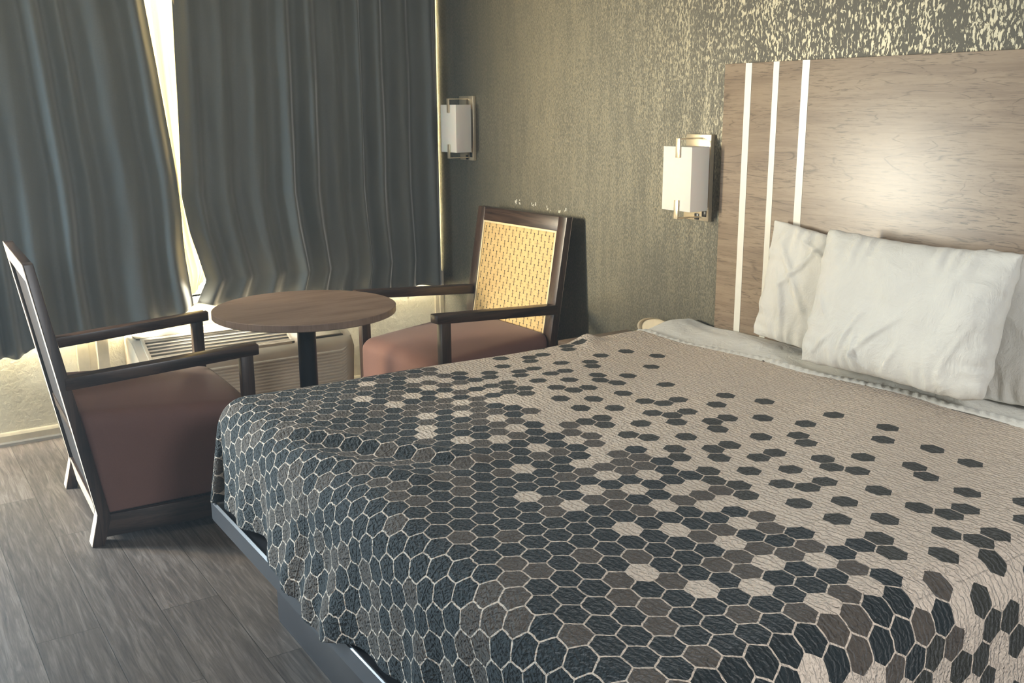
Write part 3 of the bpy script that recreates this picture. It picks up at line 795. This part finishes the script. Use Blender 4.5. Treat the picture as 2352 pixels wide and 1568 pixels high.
# rail bands round the platform
def band(path, name, z0, z1, th):
    b = NB(); n_ = len(path)
    nrm = []
    for i in range(n_):
        a = Vector(path[max(0, i - 1)]); c = Vector(path[min(n_ - 1, i + 1)]); d = (c - a).normalized(); nrm.append(Vector((d.y, -d.x)))
    rings = []
    prof_ = [(0, z0), (th - .004, z0), (th, z0 + .004), (th, z1 - .006), (th - .006, z1), (0, z1)]
    for i in range(n_):
        rings.append([b.verts.new((path[i][0] + nrm[i].x * o_, path[i][1] + nrm[i].y * o_, z)) for o_, z in prof_])
    for A, Bv in zip(rings, rings[1:]):
        for i in range(len(prof_)): b.faces.new((A[i], Bv[i], Bv[(i + 1) % 6], A[(i + 1) % 6]))
    b.faces.new(rings[0]); b.faces.new(rings[-1][::-1])
    return obj(name, b, M['bedmetal'], bed, 'auto')
left = [L_(FX0, -.04)] + [L_(*p) for p in pts if p[0] < 2.2 and p[1] < -1.5 ] + [L_(2.885, FY0)]
# path must run round the outside with its normal pointing outwards
band(left, 'foot_rail', FZ0, FZ1 + .002, .008)
right = [L_(2.897, FY0)] + [L_(*p) for p in pts if p[0] > 3.7 and p[1] < -1.5] + [L_(FX1, -.04)]
band(right, 'side_rail', FZ0, FZ1 - .002, .003)
# drawer base set back under the platform
b = NB(); x0, y0 = L_(2.262, -1.856); x1, y1 = L_(3.64, -.30); box(b, x0, x1, y0, y1, .0, FZ0 + .004, .002); base = obj('drawer_base', b, M['beddark'], bed, 'auto')
for xa, xb in ((2.278, 2.935), (2.947, 3.60)):
    b = NB(); u0, v0 = L_(xa, -1.856); u1, _ = L_(xb, 0)
    box(b, u0, u1, v0 - .008, v0 + .001, .018, .262, .002); obj('drawer', b, M['bedmetal'], bed, 'auto')
b = NB(); x0, y0 = L_(2.005, -1.93); x1, y1 = L_(3.885, -.05)
prism(b, [(p[0], p[1]) for p in [L_(*q) for q in rounded(2.06, 3.935, -1.865, -.05, .09)]], 'z', .346, .612, .045, 4)
obj('mattress', b, M['mattress'], bed, 'auto')

# ================================================================== quilt: one cloth, its printed honeycomb in the mesh
def k2st(i, j):
    a = i / 15.0; c = (j + i * .5) / 12.0
    q = QCO
    return tuple(q[0][d] + q[1][d] * a + q[2][d] * c + q[3][d] * a * a + q[4][d] * a * c + q[5][d] * c * c for d in (0, 1))
def foot_hem(s):
    z = interp([(1.9, .350), (2.2, .352), (2.35, .362), (2.55, .356), (2.70, .335), (2.82, .312), (2.93, .312), (3.08, .345), (3.25, .362), (3.9, .37)], s)
    drop = QZ - z
    return QYF + QR - drop - .057 + .006 * math.sin(s * 21)
S_MAX = QX1 - QR + (QZ - .36) + .057
S_MIN = QX0 + QR - (QZ - .36) - .057
def head_hem(s): return interp([(1.8, -.305), (2.18, -.293), (2.57, -.253), (2.97, -.233), (3.3, -.216), (3.6, -.209), (4.3, -.205)], s) + .0025 * math.sin(s * 24)
HEXV = [(1/3, 1/3), (-1/3, 2/3), (-2/3, 1/3), (-1/3, -1/3), (1/3, -2/3), (2/3, -1/3)]
def quilt_point(s, t):
    x, y, z = quilt(s, t)
    # towards the head the cloth lies on the sheet, at the foot it hangs in front of the rail
    if t < QYF + QR - .25 and 2.5 < s < 3.15:
        y -= .030 * math.sin(math.pi * (s - 2.5) / .65) * min(1, (QYF + QR - .25 - t) / .1)
    return (x, y, z + .004)
bm = NB(); uvl = bm.loops.layers.uv.new('UVMap')
vcache = {}; uvof = {}
rnd = random.Random(5)
def vert(i, j):
    key = (round(i * 600), round(j * 600))
    v = vcache.get(key)
    if v is None:
        s, t = k2st(i, j)
        s += .0016 * noise.noise((s * 120, t * 120, 1)); t += .0026 * noise.noise((s * 130, t * 70, 7))
        s = min(max(s, S_MIN), S_MAX)
        t = min(max(t, foot_hem(s)), head_hem(s))
        v = bm.verts.new(quilt_point(s, t)); vcache[key] = v; uvof[v] = (s, t)
    return v
def addface(vs, m):
    u = []
    for v in vs:
        if v not in u: u.append(v)
    if len(u) < 3: return
    A = [uvof[v] for v in u]
    ar = 0
    for p, q in zip(A, A[1:] + A[:1]): ar += p[0] * q[1] - p[1] * q[0]
    if abs(ar) < 1e-7: return
    try: f_ = bm.faces.new(u)
    except ValueError: return
    f_.material_index = m; f_.smooth = True
    for l in f_.loops: l[uvl].uv = uvof[l.vert]
INNER = .94
for i in range(-24, 34):
    for j in range(-44, 44):
        cs_, ct_ = k2st(i, j)
        if cs_ < S_MIN - .04 or cs_ > S_MAX + .04 or ct_ > head_hem(cs_) + .04 or ct_ < foot_hem(cs_) - .04: continue
        key = (i, j)
        wig = -1.245 + .05 * math.sin(cs_ * 6)
        if key in CREAM: m = 0
        elif key in DARK: m = 3 if ct_ > -1.18 else (2 if rnd.random() < .62 else 1)
        elif cs_ > 4.04:
            m = 0
            pr = .24 if ct_ < -.9 else .14
            if ct_ < -1.45: pr = .75
            if rnd.random() < pr: m = 3 if ct_ > -1.3 else rnd.choice((1, 1, 2))
        elif ct_ < wig:
            r_ = rnd.random(); m = 2 if r_ < (.40 if ct_ > -1.5 else .25) else 1
        else:
            m = 0
            if cs_ < 2.15 and ct_ < -.5 and rnd.random() < .2: m = 3
        ring = lambda sc, sub, q: [( (HEXV[a][0] * (1 - k / sub) + HEXV[(a + 1) % 6][0] * k / sub) * sc + i, (HEXV[a][1] * (1 - k / sub) + HEXV[(a + 1) % 6][1] * k / sub) * sc + j) for a in range(6) for k in range(sub)]
        R0 = vert(i, j)
        prev = None
        for lv in range(1, 5):
            cur = [vert(*p) for p in ring(INNER * lv / 4, lv, 0)]
            if lv == 1:
                for a in range(6): addface((R0, cur[a], cur[(a + 1) % 6]), m)
            else:
                np_, nc = 6 * (lv - 1), 6 * lv
                for a in range(6):
                    for k in range(lv):
                        c0 = cur[(a * lv + k) % nc]; c1 = cur[(a * lv + k + 1) % nc]; p0 = prev[(a * (lv - 1) + k) % np_]
                        addface((p0, c0, c1), m)
                        if k < lv - 1: addface((p0, c1, prev[(a * (lv - 1) + k + 1) % np_]), m)
            prev = cur
        out = [vert(*p) for p in ring(1.0, 4, 0)]
        for k in range(24): addface((prev[k], out[k], out[(k + 1) % 24], prev[(k + 1) % 24]), 0)
bmesh.ops.remove_doubles(bm, verts=bm.verts, dist=.0009)
bmesh.ops.dissolve_degenerate(bm, edges=bm.edges, dist=.0004)
q = obj('quilt', bm, QM, None, False)
q.data.polygons.foreach_set('use_smooth', [True] * len(q.data.polygons))
tag(q, 'puckered cotton quilt printed with navy and taupe honeycomb fading to ivory, spread over the bed', 'quilt')
md = q.modifiers.new('cloth_thickness', 'SOLIDIFY'); md.thickness = .003; md.offset = -1

# ================================================================== sheet
def sheet_pt(s, t):
    x, y, z = quilt(s, t)
    puff = .020 * max(0, min(1, (t + .24) / .12)) 
    wr = .006 * noise.noise((s * 2.0, t * 9, 3)) + .004 * noise.noise((s * 5.5 + t * 7, t * 16, 8))
    far = math.exp(-((s - 2.07) / .10) ** 2) * .012
    return (x, y, z - .003 - (.010 if t < head_hem(s) - .012 else 0) + puff + wr * max(0, min(1, (t + .26) / .05)) + far * max(0, min(1, (t + .3) / .15)))
b = NB(); s0, s1 = QX0 + QR - .30, QX1 - QR + .42
sheet(b, 300, 60, lambda u, v: sheet_pt(lerp(s0, s1, u), lerp(-.60, -.030, v)))
sh = obj('bed_sheet', b, M['white'], None, True)
tag(sh, 'white cotton sheet showing between the quilt edge and the pillows', 'sheet')
md = sh.modifiers.new('cloth_thickness', 'SOLIDIFY'); md.thickness = .002; md.offset = -1
# folded hem band of the sheet, pulled up against the quilt's edge
b = NB()
def hem_pt(u, v):
    s = lerp(s0, s1, u); t = head_hem(s) + lerp(-.004, .038, v)
    x, y, z = sheet_pt(s, t)
    pk = .0016 * math.sin(s * 210 + v * 5) * math.sin(math.pi * v) + .0015 * noise.noise((s * 40, v * 2, 0))
    return (x, y, z + .0085 * math.sin(math.pi * min(1, max(0, .06 + .94 * v)) ) ** .4 + pk)
sheet(b, 900, 8, hem_pt)
obj('hem_band', b, M['white'], sh, True)

# ================================================================== pillows
def pillow(label, w, h, th, M4, seed):
    b = NB(); n_, m_ = 110, 84
    def pt(u, v, side):
        # u, v in -1..1 ; corners drawn out, sides slightly hollow
        a, c = u, v
        ex = 1 - .055 * (1 - a * a) if False else 1
        X = a * w / 2 * (1 - .050 * (1 - c * c) ** .9 * (1) + .0) ; X = a * w / 2 * (1 - .055 * math.cos(c * math.pi / 2) ** 1.2 * abs(a) ** 3)
        Z = c * h / 2 * (1 - .075 * math.cos(a * math.pi / 2) ** 1.2 * abs(c) ** 3)
        prof = (max(0, 1 - abs(a) ** 2.6) * max(0, 1 - abs(c) ** 2.4)) ** .46
        wv = noise.noise((X * 6 + seed, Z * 6, seed * 1.7)) * .012 + noise.noise((X * 15 + seed, Z * 11, 2 + seed)) * .007 + (.5 - abs(noise.noise((X * 9 + Z * 5 + seed, Z * 7 - X * 3, 5 + seed)))) * .008
        # gathers running in from the seams
        ed = (1 - prof)
        gth = .006 * math.sin(X * 85 + 3 * math.sin(X * 22 + seed)) * max(0, abs(c) - .45) * 1.6 * min(1, prof * 2.2)
        gt2 = .006 * math.sin(Z * 80 + 3 * math.sin(Z * 25 + seed)) * max(0, abs(a) - .6) * 1.6 * min(1, prof * 2.2)
        # a few long creases from lower left
        cr2 = 0
        for (px, pz, ang, ln, wd, hh) in CREASE[seed % 3]:
            dx, dz = a - px, c - pz; k = dx * math.cos(ang) + dz * math.sin(ang); d_ = -dx * math.sin(ang) + dz * math.cos(ang) + .12 * k * k
            if 0 < k < ln: cr2 += hh * math.exp(-(d_ / wd) ** 2) * math.sin(math.pi * k / ln)
        cn = (abs(a) * abs(c)) ** 3.2
        kx, kz = (.085, .13) if (a > 0 and c < 0) else (.02, .03)
        X *= 1 - kx * cn; Z *= 1 - kz * cn
        Y = side * (th / 2 * prof) + side * ((wv * min(1, prof * 1.5) + (gth + gt2)) + cr2 * min(1, prof * 2)) * (1 if side < 0 else .25)
        # seam edge ripples
        rp = .004 * math.sin(X * 60 + seed) * abs(c) ** 8 + .004 * math.sin(Z * 70 + seed) * abs(a) ** 8
        return (X + .004 * noise.noise((Z * 30, seed, side * .01)) * abs(a) ** 6, Y + rp, Z + .004 * noise.noise((X * 26, seed, 4)) * abs(c) ** 6)
    def gm(t): return math.sin(t * math.pi / 2) * .35 + t * .65
    grid = {}
    for side in (-1, 1):
        for i in range(n_ + 1):
            for j in range(m_ + 1):
                edge = i in (0, n_) or j in (0, m_)
                key = (i, j, 0 if edge else side)
                if key not in grid: grid[key] = b.verts.new(pt(gm(2 * i / n_ - 1), gm(2 * j / m_ - 1), side))
        for i in range(n_):
            for j in range(m_):
                q_ = []
                for (ii, jj) in ((i, j), (i + 1, j), (i + 1, j + 1), (i, j + 1)):
                    e_ = ii in (0, n_) or jj in (0, m_); q_.append(grid[(ii, jj, 0 if e_ else side)])
                b.faces.new(q_)
    o = obj('pillow', b, M['white'], None, True); o.matrix_world = M4
    return tag(o, label, 'pillow', 'bed pillows')
CREASE = [[(-.62, -.35, R(118), .55, .022, .011), (-.50, -.95, R(80), .95, .022, .012), (-.34, -.80, R(62), .95, .020, .012), (-.22, -1.0, R(100), .75, .020, .012), (-.40, -.55, R(-50), .55, .022, .010), (.02, -1.0, R(78), .65, .03, .008), (-.85, -.9, R(60), .6, .03, .009), (.55, -.9, R(80), 1.0, .03, .006)],
          [(-.85, .75, R(-55), 1.4, .045, .016), (-.2, .9, R(-110), 1.2, .03, .012), (-.75, .3, R(-70), 1.0, .03, .011), (-.55, .8, R(-25), .8, .04, .012), (-.6, -.2, R(-80), .8, .03, .010)],
          [(.2, .8, R(-120), .9, .05, .008)]]
def stand(x, y, z, lean, yaw, roll): return Matrix.Translation((x, y, z)) @ Matrix.Rotation(R(yaw), 4, 'Z') @ Matrix.Rotation(R(-lean), 4, 'X') @ Matrix.Rotation(R(roll), 4, 'Y')
pillow('plump white pillow in front, leaning on the headboard between two others', .66, .445, .15, stand(3.150, -.200, .912, 13, 0, .4), 3)
pillow('creased white pillow at the left, partly behind the front pillow', .66, .425, .085, stand(2.823, -.086, .888, 6, 0, 5.0), 4)
pillow('white pillow at the right edge, behind the front pillow', .70, .44, .085, stand(3.66, -.086, .902, 6, 0, -1), 5)

# ================================================================== unseen fill lamp added behind the camera to brighten the room
t = thing('added_fill_lamp', 'unseen round fill lamp added on the ceiling behind the camera', 'fill lamp', (6.0, -2.0, RZ))
b = NB(); lathe(b, [(0, -.001), (.17, -.001), (.17, -.02), (0, -.02)], n=48); obj('added_lamp_canopy', b, M['brass'], t, 'auto')
k = N('fill_lamp_glow'); k.set(color=(.9, .88, .82), rough=.4); k.b.inputs['Emission Color'].default_value = (1, .90, .78, 1); k.b.inputs['Emission Strength'].default_value = 8.0
b = NB(); lathe(b, [(.16, -.02), (.155, -.05), (.12, -.08), (.06, -.095), (0, -.10)], n=48); obj('added_lamp_diffuser', b, k.m, t, 'auto')
area_light('added_fill_light', (6.0, -2.0, RZ - .13), (4.4, -1.9, .6), .6, .6, 85, (.92, .96, 1.0))
